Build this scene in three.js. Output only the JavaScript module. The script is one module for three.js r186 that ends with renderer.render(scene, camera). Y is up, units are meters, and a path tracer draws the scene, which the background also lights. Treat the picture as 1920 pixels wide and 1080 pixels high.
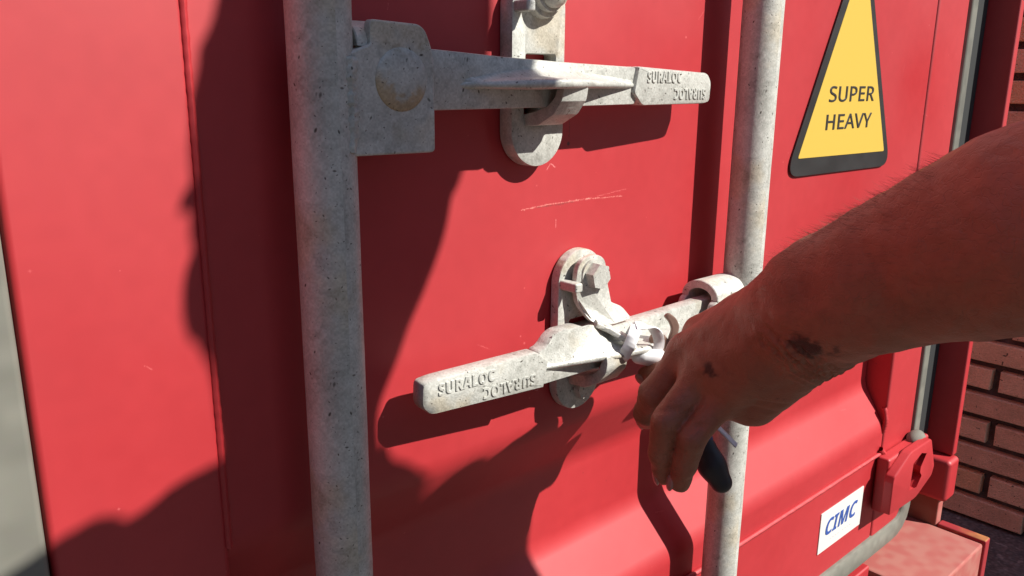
import * as THREE from 'three';
import { mergeGeometries, toCreasedNormals, mergeVertices } from 'three/addons/utils/BufferGeometryUtils.js';
import { RoundedBoxGeometry } from 'three/addons/geometries/RoundedBoxGeometry.js';
import { FontLoader } from 'three/addons/loaders/FontLoader.js';
import { TextGeometry } from 'three/addons/geometries/TextGeometry.js';

// ---------------------------------------------------------------- camera, sky, sun, exposure
const scene = new THREE.Scene();
const camera = new THREE.PerspectiveCamera(38.41, 16 / 9, 0.02, 200);
{
  const m = new THREE.Matrix4().makeBasis(
    new THREE.Vector3(0.740768, 0.007954, 0.671714),
    new THREE.Vector3(0.159939, 0.969087, -0.187856),
    new THREE.Vector3(-0.652443, 0.246590, 0.716597));
  camera.quaternion.setFromRotationMatrix(m);
  camera.position.set(-0.2319, 0, 0.4404);
  camera.updateMatrixWorld(true);
}
const SUN = new THREE.Vector3(0.52, 0.97, 1).normalize();
const sun = new THREE.DirectionalLight(new THREE.Color(1, 0.965, 0.90), 4.6);
sun.position.copy(SUN).multiplyScalar(6);
sun.castShadow = true;
sun.shadow.mapSize.set(4096, 4096);
Object.assign(sun.shadow.camera, { left: -2, right: 2, top: 2, bottom: -2, near: 0.5, far: 14 });
sun.shadow.radius = 1.1;
scene.add(sun, sun.target);
{
  const w = 256, h = 128, d = new Float32Array(w * h * 4), K = 0.205;
  for (let j = 0; j < h; j++) for (let i = 0; i < w; i++) {
    const el = ((j + 0.5) / h - 0.5) * Math.PI, az = ((i + 0.5) / w) * 2 * Math.PI - Math.PI, s = Math.sin(el);
    const t = Math.pow(Math.max(0, 1 - Math.max(0, s)), 3.2);
    // data row 0 is the nadir; equirect direction
    const dir = new THREE.Vector3(Math.cos(el) * Math.cos(az), s, Math.cos(el) * Math.sin(az));
    const g = Math.pow(Math.max(0, dir.dot(SUN)), 12) * 0.8;
    let r = 0.42 + 0.85 * t + g, gg = 0.72 + 0.72 * t + g * 0.95, b = 1.35 + 0.25 * t + g * 0.85;
    if (s < 0) { r = 0.62; gg = 0.58; b = 0.52; }
    const o = (j * w + i) * 4; d[o] = r * K; d[o + 1] = gg * K; d[o + 2] = b * K; d[o + 3] = 1;
  }
  const t = new THREE.DataTexture(d, w, h, THREE.RGBAFormat, THREE.FloatType);
  t.mapping = THREE.EquirectangularReflectionMapping; t.magFilter = t.minFilter = THREE.LinearFilter; t.needsUpdate = true;
  scene.background = t; scene.environment = t;
}
const renderer = new THREE.WebGLRenderer({ antialias: true });
renderer.toneMapping = THREE.LinearToneMapping;
renderer.toneMappingExposure = 1.63;
renderer.shadowMap.enabled = true;

// ---------------------------------------------------------------- helpers
let seed = 12345;
const rnd = () => { seed = (seed * 1664525 + 1013904223) >>> 0; return seed / 4294967296; };
const clamp = (x, a = 0, b = 1) => Math.min(b, Math.max(a, x));
const sst = (a, b, x) => { const t = clamp((x - a) / (b - a)); return t * t * (3 - 2 * t); };
const V = (a) => new THREE.Vector3(a[0], a[1], a[2]);
const hash2 = (i, j, s) => { let n = (i * 374761393 + j * 668265263 + s * 2147483647) | 0; n = Math.imul(n ^ (n >>> 13), 1274126177); return ((n ^ (n >>> 16)) >>> 0) / 4294967296; };
// tileable value noise, p cells across
function tn(u, v, p, s) {
  const x = u * p, y = v * p, i = Math.floor(x), j = Math.floor(y); let fx = x - i, fy = y - j;
  fx = fx * fx * (3 - 2 * fx); fy = fy * fy * (3 - 2 * fy);
  const m = (a) => ((a % p) + p) % p;
  const a = hash2(m(i), m(j), s), b = hash2(m(i + 1), m(j), s), c = hash2(m(i), m(j + 1), s), d = hash2(m(i + 1), m(j + 1), s);
  return a + (b - a) * fx + (c - a) * fy + (a - b - c + d) * fx * fy;
}
const fbm = (u, v, p, s, o = 4) => { let a = 0, w = 0.5, t = 0; for (let k = 0; k < o; k++) { a += w * tn(u, v, p << k, s + k); t += w; w *= 0.5; } return a / t; };
const h3 = (i, j, k) => { let n = (i * 374761393 + j * 668265263 + k * 1440662683) | 0; n = Math.imul(n ^ (n >>> 13), 1274126177); return ((n ^ (n >>> 16)) >>> 0) / 4294967296; };
function n3(x, y, z) {
  const i = Math.floor(x), j = Math.floor(y), k = Math.floor(z); let a = x - i, b = y - j, c = z - k;
  a = a * a * (3 - 2 * a); b = b * b * (3 - 2 * b); c = c * c * (3 - 2 * c);
  const L = (p, q, t) => p + (q - p) * t;
  return L(L(L(h3(i, j, k), h3(i + 1, j, k), a), L(h3(i, j + 1, k), h3(i + 1, j + 1, k), a), b),
    L(L(h3(i, j, k + 1), h3(i + 1, j, k + 1), a), L(h3(i, j + 1, k + 1), h3(i + 1, j + 1, k + 1), a), b), c);
}
function tex(n, fn, srgb, m = n) {   // fn(u, v) -> [r, g, b] in 0..1 (display values when srgb)
  const d = new Uint8Array(n * m * 4);
  for (let j = 0; j < m; j++) for (let i = 0; i < n; i++) {
    const c = fn((i + 0.5) / n, (j + 0.5) / m), o = (j * n + i) * 4;
    d[o] = clamp(c[0]) * 255; d[o + 1] = clamp(c[1]) * 255; d[o + 2] = clamp(c[2]) * 255; d[o + 3] = 255;
  }
  return fin(d, n, m, srgb);
}
function fin(d, n, m, srgb) {
  const t = new THREE.DataTexture(d, n, m, THREE.RGBAFormat);
  t.wrapS = t.wrapT = THREE.RepeatWrapping; t.magFilter = THREE.LinearFilter; t.minFilter = THREE.LinearMipmapLinearFilter; t.generateMipmaps = true;
  if (srgb) t.colorSpace = THREE.SRGBColorSpace;
  t.needsUpdate = true; return t;
}
// uv in metres divided by the tile size, from the dominant direction of each face
function uvm(g, tile = 1) {
  if (g.index) g = g.toNonIndexed();
  if (!g.attributes.normal) g.computeVertexNormals();
  const p = g.attributes.position, uv = new Float32Array(p.count * 2), a = new THREE.Vector3(), b = new THREE.Vector3(), c = new THREE.Vector3();
  for (let i = 0; i < p.count; i += 3) {
    a.fromBufferAttribute(p, i); b.fromBufferAttribute(p, i + 1); c.fromBufferAttribute(p, i + 2);
    const n = b.clone().sub(a).cross(c.clone().sub(a)), ax = Math.abs(n.x), ay = Math.abs(n.y), az = Math.abs(n.z);
    for (let k = 0; k < 3; k++) {
      const x = p.getX(i + k), y = p.getY(i + k), z = p.getZ(i + k), o = (i + k) * 2;
      if (az >= ax && az >= ay) { uv[o] = x / tile; uv[o + 1] = y / tile; }
      else if (ax >= ay) { uv[o] = z / tile + 0.37; uv[o + 1] = y / tile; }
      else { uv[o] = x / tile; uv[o + 1] = z / tile + 0.61; }
    }
  }
  g.setAttribute('uv', new THREE.BufferAttribute(uv, 2));
  return g;
}
const names = {};
function numbered(n) { names[n] = (names[n] || 0) + 1; return names[n] === 1 ? n : n + '_' + String(names[n] - 1).padStart(3, '0'); }
function thing(name, label, category, group, kind) {
  const o = new THREE.Group(); o.name = numbered(name); o.userData = { label, category };
  if (group) o.userData.group = group;
  if (kind) { o.userData.kind = kind; }
  scene.add(o); return o;
}
function part(name, g, m, parent, label) {
  const o = new THREE.Mesh(g, m); o.name = name; o.castShadow = o.receiveShadow = true;
  if (label) o.userData.label = label;
  parent.add(o); return o;
}
const T = (g, x = 0, y = 0, z = 0) => g.translate(x, y, z);
const clean = (gs) => mergeGeometries(gs.map((g) => { g = g.index ? g.toNonIndexed() : g; for (const k of Object.keys(g.attributes)) if (!['position', 'normal', 'uv'].includes(k)) g.deleteAttribute(k); g.morphAttributes = {}; if (!g.attributes.uv) g.setAttribute('uv', new THREE.BufferAttribute(new Float32Array(g.attributes.position.count * 2), 2)); return g; }), false);
function shp(pts, r = 0) {       // closed polygon with its corners rounded by r
  const s = new THREE.Shape(), n = pts.length;
  for (let i = 0; i < n; i++) {
    const p = pts[i], a = pts[(i + n - 1) % n], b = pts[(i + 1) % n], rr = p[2] !== undefined ? p[2] : r;
    const la = Math.hypot(a[0] - p[0], a[1] - p[1]), lb = Math.hypot(b[0] - p[0], b[1] - p[1]);
    const ra = Math.min(rr, la * 0.49), rb = Math.min(rr, lb * 0.49);
    const A = [p[0] + (a[0] - p[0]) / la * ra, p[1] + (a[1] - p[1]) / la * ra], B = [p[0] + (b[0] - p[0]) / lb * rb, p[1] + (b[1] - p[1]) / lb * rb];
    if (i === 0) s.moveTo(A[0], A[1]); else s.lineTo(A[0], A[1]);
    if (rr > 0) s.quadraticCurveTo(p[0], p[1], B[0], B[1]);
  }
  s.closePath(); return s;
}
// plate from z0 to z1 with bevelled edges
function ext(shape, z0, z1, bev = 0.0006, seg = 8) {
  const g = new THREE.ExtrudeGeometry(shape, { depth: z1 - z0 - 2 * bev, bevelEnabled: bev > 0, bevelThickness: bev, bevelSize: bev, bevelOffset: -bev, bevelSegments: 2, curveSegments: seg });
  return g.translate(0, 0, z0 + bev);
}
const bx = (x0, x1, y0, y1, z0, z1, r = 0.001) => new RoundedBoxGeometry(x1 - x0, y1 - y0, z1 - z0, 2, Math.min(r, (x1 - x0) * 0.45, (y1 - y0) * 0.45, (z1 - z0) * 0.45)).translate((x0 + x1) / 2, (y0 + y1) / 2, (z0 + z1) / 2);
const col = (r, g, b) => new THREE.Color().setRGB(r, g, b);
const S255 = (r, g, b) => [r / 255, g / 255, b / 255];

// ---------------------------------------------------------------- materials
// painted steel: door panel sheet of 1.2 x 1.2 m per tile, with scratches, specks and faint rub marks
const DOORTILE = 1.2;
function doorTexture() {
  const n = 2048, d = new Uint8Array(n * n * 4);
  const base = [172, 34, 40];
  for (let j = 0; j < n; j++) for (let i = 0; i < n; i++) {
    const u = i / n, v = j / n;
    const a = fbm(u, v, 5, 3, 4) - 0.5, b = tn(u, v, 160, 9) - 0.5, c = fbm(u * 1, v, 24, 17, 2) - 0.5;
    const e = a * 14 + b * 4 + c * 6, o = (j * n + i) * 4;
    d[o] = clamp((base[0] + e) / 255) * 255; d[o + 1] = clamp((base[1] + e * 0.8 + Math.max(0, a) * 10) / 255) * 255; d[o + 2] = clamp((base[2] + e * 0.7 + Math.max(0, a) * 8) / 255) * 255; d[o + 3] = 255;
  }
  const px = (x, y) => [((x / DOORTILE) % 1 + 1) % 1 * n, ((y / DOORTILE) % 1 + 1) % 1 * n];
  const dot = (x, y, r, c, al) => {   // metres
    const [cx, cy] = px(x, y), R = Math.max(0.7, r / DOORTILE * n), R0 = Math.ceil(R);
    for (let b = -R0; b <= R0; b++) for (let a = -R0; a <= R0; a++) {
      const q = Math.hypot(a, b); if (q > R) continue;
      const o = ((((Math.floor(cy) + b) % n + n) % n) * n + ((Math.floor(cx) + a) % n + n) % n) * 4, w = al * (1 - 0.4 * q / R);
      for (let k = 0; k < 3; k++) d[o + k] = d[o + k] * (1 - w) + c[k] * w;
    }
  };
  const line = (pts, r, c, al, jit = 0) => {
    for (let k = 0; k + 1 < pts.length; k++) {
      const [x0, y0] = pts[k], [x1, y1] = pts[k + 1], L = Math.hypot(x1 - x0, y1 - y0), m = Math.ceil(L / 0.0004);
      for (let q = 0; q < m; q++) { const t = q / m; if (rnd() < 0.85) dot(x0 + (x1 - x0) * t + (rnd() - 0.5) * jit, y0 + (y1 - y0) * t + (rnd() - 0.5) * jit, r * (0.5 + rnd() * 0.8), c, al * (0.4 + rnd() * 0.6)); }
    }
  };
  // the long scratch under the upper lock and its faint companions
  line([[0.180, -0.0945], [0.205, -0.0930], [0.25, -0.0925], [0.293, -0.0940]], 0.0005, [226, 168, 150], 0.8, 0.0004);
  line([[0.195, -0.0942], [0.235, -0.0934]], 0.0006, [120, 50, 40], 0.5, 0.0003);
  line([[0.262, -0.0915], [0.298, -0.0885]], 0.0003, [225, 150, 140], 0.5, 0.0003);
  line([[0.205, -0.0665], [0.209, -0.062], [0.214, -0.0655]], 0.0003, [240, 190, 180], 0.8, 0.0002);
  line([[0.262, -0.262], [0.275, -0.245], [0.283, -0.225]], 0.0003, [235, 170, 150], 0.6, 0.0006);
  line([[0.196, -0.236], [0.199, -0.232], [0.203, -0.234], [0.203, -0.238], [0.199, -0.241], [0.195, -0.239], [0.199, -0.2365]], 0.0005, [215, 190, 180], 0.75, 0.0005);
  line([[0.216, -0.105], [0.216, -0.112]], 0.0003, [240, 180, 170], 0.6, 0.0002);
  line([[0.246, -0.148], [0.2465, -0.153]], 0.0003, [240, 180, 170], 0.7, 0.0002);
  line([[0.228, -0.043], [0.2283, -0.031]], 0.0003, [70, 14, 18], 0.7, 0.0002);
  dot(0.2275, -0.0485, 0.0016, [52, 12, 16], 0.8);
  for (let k = 0; k < 420; k++) dot(rnd() * DOORTILE, rnd() * DOORTILE, 0.0003 + rnd() * rnd() * 0.0009, rnd() < 0.6 ? [235, 150, 140] : [110, 22, 26], 0.25 + rnd() * 0.4);
  for (let k = 0; k < 46; k++) { const x = rnd() * DOORTILE, y = rnd() * DOORTILE, a = rnd() * 6.28, L = 0.003 + rnd() * 0.012; line([[x, y], [x + Math.cos(a) * L, y + Math.sin(a) * L]], 0.0002, [232, 150, 142], 0.4, 0.0002); }
  return fin(d, n, n, true);
}
const doorTex = doorTexture();
const orange = tex(512, (u, v) => { const a = 0.5 + (fbm(u, v, 60, 31, 3) - 0.5) * 0.8 + (fbm(u, v, 6, 37, 3) - 0.5) * 0.5; return [a, a, a]; });
const roughDoor = tex(512, (u, v) => { const a = 0.92 + (fbm(u, v, 7, 41, 5) - 0.5) * 0.5; return [a, a, a]; });
const paint = new THREE.MeshPhysicalMaterial({ map: doorTex, roughness: 0.62, roughnessMap: roughDoor, bumpMap: orange, bumpScale: 0.00012, ior: 1.68 });
const gal = (n, f) => {
  const P = []; for (let k = 0; k < 1100; k++) P.push([rnd(), rnd(), 0.0012 + rnd() * rnd() * rnd() * 0.0125, rnd() * 3.14, 0.35 + rnd() * 0.65]);
  const d = new Uint8Array(n * n * 4), hgt = new Uint8Array(n * n * 4);
  for (let j = 0; j < n; j++) for (let i = 0; i < n; i++) {
    const u = i / n, v = j / n, a = fbm(u, v, 8, 51, 5) - 0.5, s = fbm(u, v, 40, 57, 2) - 0.5, g = tn(u, v, 170, 59) - 0.5, br = sst(0.55, 0.75, fbm(u, v, 5, 63, 4)), sc = sst(0.62, 0.72, fbm(u * 1, v, 20, 68, 3));
    let e = 186 + a * 32 + s * 20 + g * 24 - sc * 14;
    const o = (j * n + i) * 4; d[o] = clamp((e + br * 2) / 255) * 255; d[o + 1] = clamp((e - br * 5) / 255) * 255; d[o + 2] = clamp((e - 8 - br * 14) / 255) * 255; d[o + 3] = 255;
    const h = clamp(0.62 + a * 0.3 + s * 0.2 + g * 0.15) * 255; hgt[o] = hgt[o + 1] = hgt[o + 2] = h; hgt[o + 3] = 255;
  }
  for (const [cu, cv, r, an, al] of P) {
    const R = Math.ceil(r * n * 1.6), cs = Math.cos(an), sn = Math.sin(an);
    for (let b = -R; b <= R; b++) for (let a = -R; a <= R; a++) {
      const x = (a * cs + b * sn) / n, y = (-a * sn + b * cs) / n, q = Math.hypot(x / r, y / (r * 0.5)); if (q > 1) continue;
      const w = al * (1 - q * q), o = ((((Math.floor(cv * n) + b) % n + n) % n) * n + ((Math.floor(cu * n) + a) % n + n) % n) * 4;
      d[o] *= 1 - w * 0.68; d[o + 1] *= 1 - w * 0.7; d[o + 2] *= 1 - w * 0.72; for (let k = 0; k < 3; k++) hgt[o + k] *= 1 - w * 0.5;
    }
  }
  return [fin(d, n, n, true), fin(hgt, n, n, false)];
};
const GT = 0.16, [galT, galH] = gal(1024);
const galv = new THREE.MeshPhysicalMaterial({ map: galT, roughness: 0.55, metalness: 0.08, bumpMap: galH, bumpScale: 0.0004 });
const galvStain = galv.clone(); galvStain.vertexColors = true;
const galvCast = new THREE.MeshPhysicalMaterial({ map: galT, roughness: 0.46, metalness: 0.12, bumpMap: galH, bumpScale: 0.0006 });
const rubT = tex(512, (u, v) => { const a = (fbm(u, v, 6, 71, 5) - 0.5), b = tn(u, v, 120, 73) - 0.5, e = 112 + a * 52 + b * 16; return S255(e, e * 0.985, e * 0.9); }, true);
const rubber = new THREE.MeshPhysicalMaterial({ map: rubT, roughness: 0.8, bumpMap: orange, bumpScale: 0.0002 });
const blackRubber = new THREE.MeshPhysicalMaterial({ color: col(0.02, 0.022, 0.022), roughness: 0.75 });
const dustT = tex(512, (u, v) => { const a = fbm(u, v, 7, 81, 5), b = tn(u, v, 90, 83), k = 0.6 + sst(0.25, 0.75, a * 0.4 + b * 0.6) * 0.3, r = sst(0.6, 0.72, fbm(u, v, 9, 87, 4)); return S255(158 + k * 14 - r * 34, 52 + k * 62 - r * 8, 52 + k * 50 - r * 18); }, true);
const dusty = new THREE.MeshPhysicalMaterial({ map: dustT, roughness: 0.75, bumpMap: orange, bumpScale: 0.0003 });
const rustT = tex(512, (u, v) => { const a = fbm(u, v, 10, 91, 5), b = tn(u, v, 130, 93), k = sst(0.46, 0.58, a); const red = [150, 34, 40], ru = [140 + b * 36, 86 + b * 26, 46 + b * 18]; return S255(red[0] + (ru[0] - red[0]) * k, red[1] + (ru[1] - red[1]) * k, red[2] + (ru[2] - red[2]) * k); }, true);
const rusty = new THREE.MeshPhysicalMaterial({ map: rustT, roughness: 0.75, bumpMap: orange, bumpScale: 0.0004 });
const vinylYellow = new THREE.MeshPhysicalMaterial({ color: col(0.60, 0.41, 0.07), roughness: 0.45 });
const blkT = tex(256, (u, v) => { const e = 44 + (fbm(u, v, 10, 101, 4) - 0.5) * 26 + (tn(u, v, 100, 103) - 0.5) * 12; return S255(e, e, e); }, true);
const vinylBlack = new THREE.MeshPhysicalMaterial({ map: blkT, roughness: 0.5 });
const vinylWhite = new THREE.MeshPhysicalMaterial({ color: col(0.66, 0.66, 0.62), roughness: 0.45 });
const inkBlack = new THREE.MeshPhysicalMaterial({ color: col(0.03, 0.028, 0.025), roughness: 0.5 });
const inkBlue = new THREE.MeshPhysicalMaterial({ color: col(0.03, 0.085, 0.32), roughness: 0.5 });
const inkFaint = new THREE.MeshPhysicalMaterial({ color: col(0.5, 0.46, 0.46), roughness: 0.5 });
const nylon = new THREE.MeshPhysicalMaterial({ color: col(0.84, 0.84, 0.84), roughness: 0.42 });
const toolSteel = new THREE.MeshPhysicalMaterial({ color: col(0.2, 0.12, 0.09), roughness: 0.55, metalness: 0.5, bumpMap: galH, bumpScale: 0.0002 });
const gripBlue = new THREE.MeshPhysicalMaterial({ color: col(0.04, 0.075, 0.19), roughness: 0.45 });
const gripBlack = new THREE.MeshPhysicalMaterial({ color: col(0.028, 0.03, 0.032), roughness: 0.5 });

const font = await new FontLoader().loadAsync('fonts/droid/droid_sans_bold.typeface.json');
const fontR = await new FontLoader().loadAsync('fonts/droid/droid_sans_regular.typeface.json');
function textGeo(f, s, size, depth, wantW, bevel = 0) {   // centred at the origin, scaled to a width
  const g = new TextGeometry(s, { font: f, size, depth, curveSegments: 5, bevelEnabled: bevel > 0, bevelThickness: bevel, bevelSize: bevel * 0.7, bevelSegments: 1 });
  g.computeBoundingBox(); const b = g.boundingBox, w = b.max.x - b.min.x;
  g.translate(-(b.min.x + b.max.x) / 2, -(b.min.y + b.max.y) / 2, 0);
  if (wantW) g.scale(wantW / w, 1, 1);
  return g;
}

// ---------------------------------------------------------------- ground
const GY = -1.22;
const asphT = tex(1024, (u, v) => { const a = fbm(u, v, 5, 111, 5) - 0.5, b = tn(u, v, 256, 113), c = tn(u, v, 120, 117), e = 98 + a * 36 + (b - 0.5) * 40 + (c > 0.86 ? 30 : 0); return S255(e, e * 0.95, e * 0.88); }, true);
const asphH = tex(512, (u, v) => { const b = fbm(u, v, 90, 121, 3); return [b, b, b]; });
const asphalt = new THREE.MeshStandardMaterial({ map: asphT, roughness: 0.92, bumpMap: asphH, bumpScale: 0.004 });
{
  const g = new THREE.PlaneGeometry(160, 160, 1, 1).rotateX(-Math.PI / 2).translate(0, GY, 0);
  const uv = g.attributes.uv; for (let i = 0; i < uv.count; i++) uv.setXY(i, uv.getX(i) * 110, uv.getY(i) * 110);
  const o = new THREE.Mesh(g, asphalt); o.name = 'ground'; o.receiveShadow = true; o.userData = { kind: 'structure', label: 'dark asphalt yard at the foot of the brick wall', category: 'ground' }; scene.add(o);
}

// ---------------------------------------------------------------- container frame: corner post, sill, back plates, hinge lugs
{
  const t = thing('container_frame', 'red steel corner post and sill framing the container door, rusty lower corner', 'container frame');
  const P = (n, gs, m, l) => part(n, uvm(Array.isArray(gs) ? clean(gs) : gs, DOORTILE), m, t, l);
  const yb = -0.70;
  P('corner_post', bx(1.100, 1.116, -0.5775, 1.9, -0.12, 0.020, 0.003), paint);
  P('post_back_plate', bx(0.90, 1.100, -0.78, 1.9, -0.13, -0.10, 0.001), paint);
  P('hinge_lug', bx(1.077, 1.1165, -0.650, -0.579, -0.055, 0.0265, 0.0075), paint);
  P('corner_post', bx(1.093, 1.1135, -0.98, -0.6525, -0.10, 0.0125, 0.003), dusty, 'short rusty lower length of the corner post');
  // sill below the door
  P('sill', [bx(-1.46, 0.884, -0.84, -0.69, -0.12, 0.000, 0.003)], paint);
  P('sill_upstand', [bx(0.884, 1.092, -0.84, -0.676, -0.12, -0.045, 0.002)], paint);
  P('corner_casting', [ext(shp([[0.888, -0.044], [1.0920, -0.044], [1.0920, 0.085], [0.888, 0.085]], 0.006), 0, 0.12, 0.003).rotateX(Math.PI / 2).translate(0, yb, 0)], dusty, 'dusty pink top of the corner fitting under the door');
  P('casting_side', bx(1.0930, 1.1120, -0.82, -0.695, 0.014, 0.088, 0.003), rusty, 'rust-stained edge of the corner fitting');
  P('header', bx(-1.46, 1.099, 1.78, 1.9, -0.10, 0.02, 0.004), paint);
  P('roof', bx(-1.46, 1.116, 1.90, 1.93, -6, 0.02, 0.004), paint);
  // corrugated side walls behind the posts, only seen from the side
  for (const sx of [1.07, -1.46]) {
    const pts = []; for (let k = 0; k <= 40; k++) { const z = -0.1 - k * 0.147; for (const [dz, dx] of [[0, 0], [-0.05, 0], [-0.075, 0.035], [-0.12, 0.035]]) if (z + dz > -6) pts.push([sx + dx, z + dz]); }
    const back = pts.map(([x, z]) => [x - 0.002, z]).reverse();
    const s = new THREE.Shape([...pts, ...back].map(([x, z]) => new THREE.Vector2(x, -z)));
    const g = new THREE.ExtrudeGeometry(s, { depth: 2.72, bevelEnabled: false }); g.rotateX(-Math.PI / 2).translate(0, -0.83, 0);
    P('side_wall', g, paint);
  }
  P('corner_post', bx(-1.46, -1.45, -0.98, 1.9, -0.1, 0.03, 0.002), paint);
  P('floor_beam', bx(-1.45, 1.05, -0.95, -0.85, -6, -0.13, 0.004), paint);
}
// timber bearers that the container stands on
{
  const wood = new THREE.MeshStandardMaterial({ map: tex(256, (u, v) => { const e = 95 + (fbm(u * 1, v, 4, 131, 3) - 0.5) * 40 + (tn(u, v * 0.25, 64, 133) - 0.5) * 40; return S255(e, e * 0.85, e * 0.68); }, true), roughness: 0.9 });
  [[-0.25, 'near'], [-5.6, 'far']].forEach(([z, w]) => {
    const o = new THREE.Mesh(uvm(clean([bx(-1.5, 1.1, GY, -0.98, z - 0.12, z + 0.12, 0.01)]), 0.6), wood);
    o.name = numbered('timber_bearer'); o.castShadow = o.receiveShadow = true; o.userData = { label: w === 'near' ? 'thick timber bearer under the door end of the container' : 'thick timber bearer under the far end of the container', category: 'timber', group: 'bearers under the container' }; scene.add(o);
  });
}

// ---------------------------------------------------------------- container door leaf
function panelGeo(x0, x1) {
  const knots = [[1.78, 0]];
  for (const y of [1.42, 0.86, 0.30]) knots.push([y + 0.19, 0], [y + 0.133, -0.033], [y + 0.055, -0.033], [y, 0]);
  knots.push([-0.278, 0], [-0.335, -0.033], [-0.413, -0.033], [-0.468, 0], [-0.506, 0]);
  const P = [];                     // rounded profile
  knots.forEach((k, i) => {
    if (i === 0 || i === knots.length - 1) { P.push(k); return; }
    const a = knots[i - 1], b = knots[i + 1], r = 0.011, la = Math.hypot(a[0] - k[0], a[1] - k[1]), lb = Math.hypot(b[0] - k[0], b[1] - k[1]);
    const A = [k[0] + (a[0] - k[0]) / la * r, k[1] + (a[1] - k[1]) / la * r], B = [k[0] + (b[0] - k[0]) / lb * r, k[1] + (b[1] - k[1]) / lb * r];
    for (let q = 0; q <= 8; q++) { const t = q / 8; P.push([0, 1].map((c) => A[c] * (1 - t) * (1 - t) + 2 * k[c] * t * (1 - t) + B[c] * t * t)); }
  });
  const th = 0.002, nx = 60, pos = [], idx = [];
  const row = (off) => { for (const [y, z] of P) for (let i = 0; i <= nx; i++) { const x = x0 + (x1 - x0) * i / nx; const wav = (n3(x * 3.1 + 5, y * 2.7 + 3, 1.5) - 0.5) * 0.0022; pos.push(x, y, z + wav - 0.0016 + off); } };
  row(0); row(-th);
  const N = P.length * (nx + 1);
  for (let j = 0; j + 1 < P.length; j++) for (let i = 0; i < nx; i++) {
    const a = j * (nx + 1) + i, b = a + 1, c = a + nx + 1, d = c + 1;
    idx.push(a, c, b, b, c, d, a + N, b + N, c + N, b + N, d + N, c + N);
  }
  const g = new THREE.BufferGeometry(); g.setAttribute('position', new THREE.Float32BufferAttribute(pos, 3)); g.setIndex(idx); g.computeVertexNormals();
  return uvm(g, DOORTILE);
}
function bead(pts, r, amp = 0.25) {   // lumpy weld bead
  const c = new THREE.CatmullRomCurve3(pts.map(V)), L = c.getLength(), n = Math.min(700, Math.ceil(L / 0.0022));
  const g = new THREE.TubeGeometry(c, n, r, 8, false), p = g.attributes.position, q = new THREE.Vector3();
  for (let i = 0; i < p.count; i++) { q.fromBufferAttribute(p, i); const k = Math.floor(i / 9) / n, cc = c.getPointAt(clamp(k)); const f = 1 + amp * Math.sin(k * L / 0.0042 * 6.28) * 0.6 + amp * (n3(q.x * 160, q.y * 160, 3) - 0.5) * 1.6; p.setXYZ(i, cc.x + (q.x - cc.x) * f, cc.y + (q.y - cc.y) * f, cc.z + (q.z - cc.z) * f); }
  g.computeVertexNormals(); return g;
}
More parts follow.
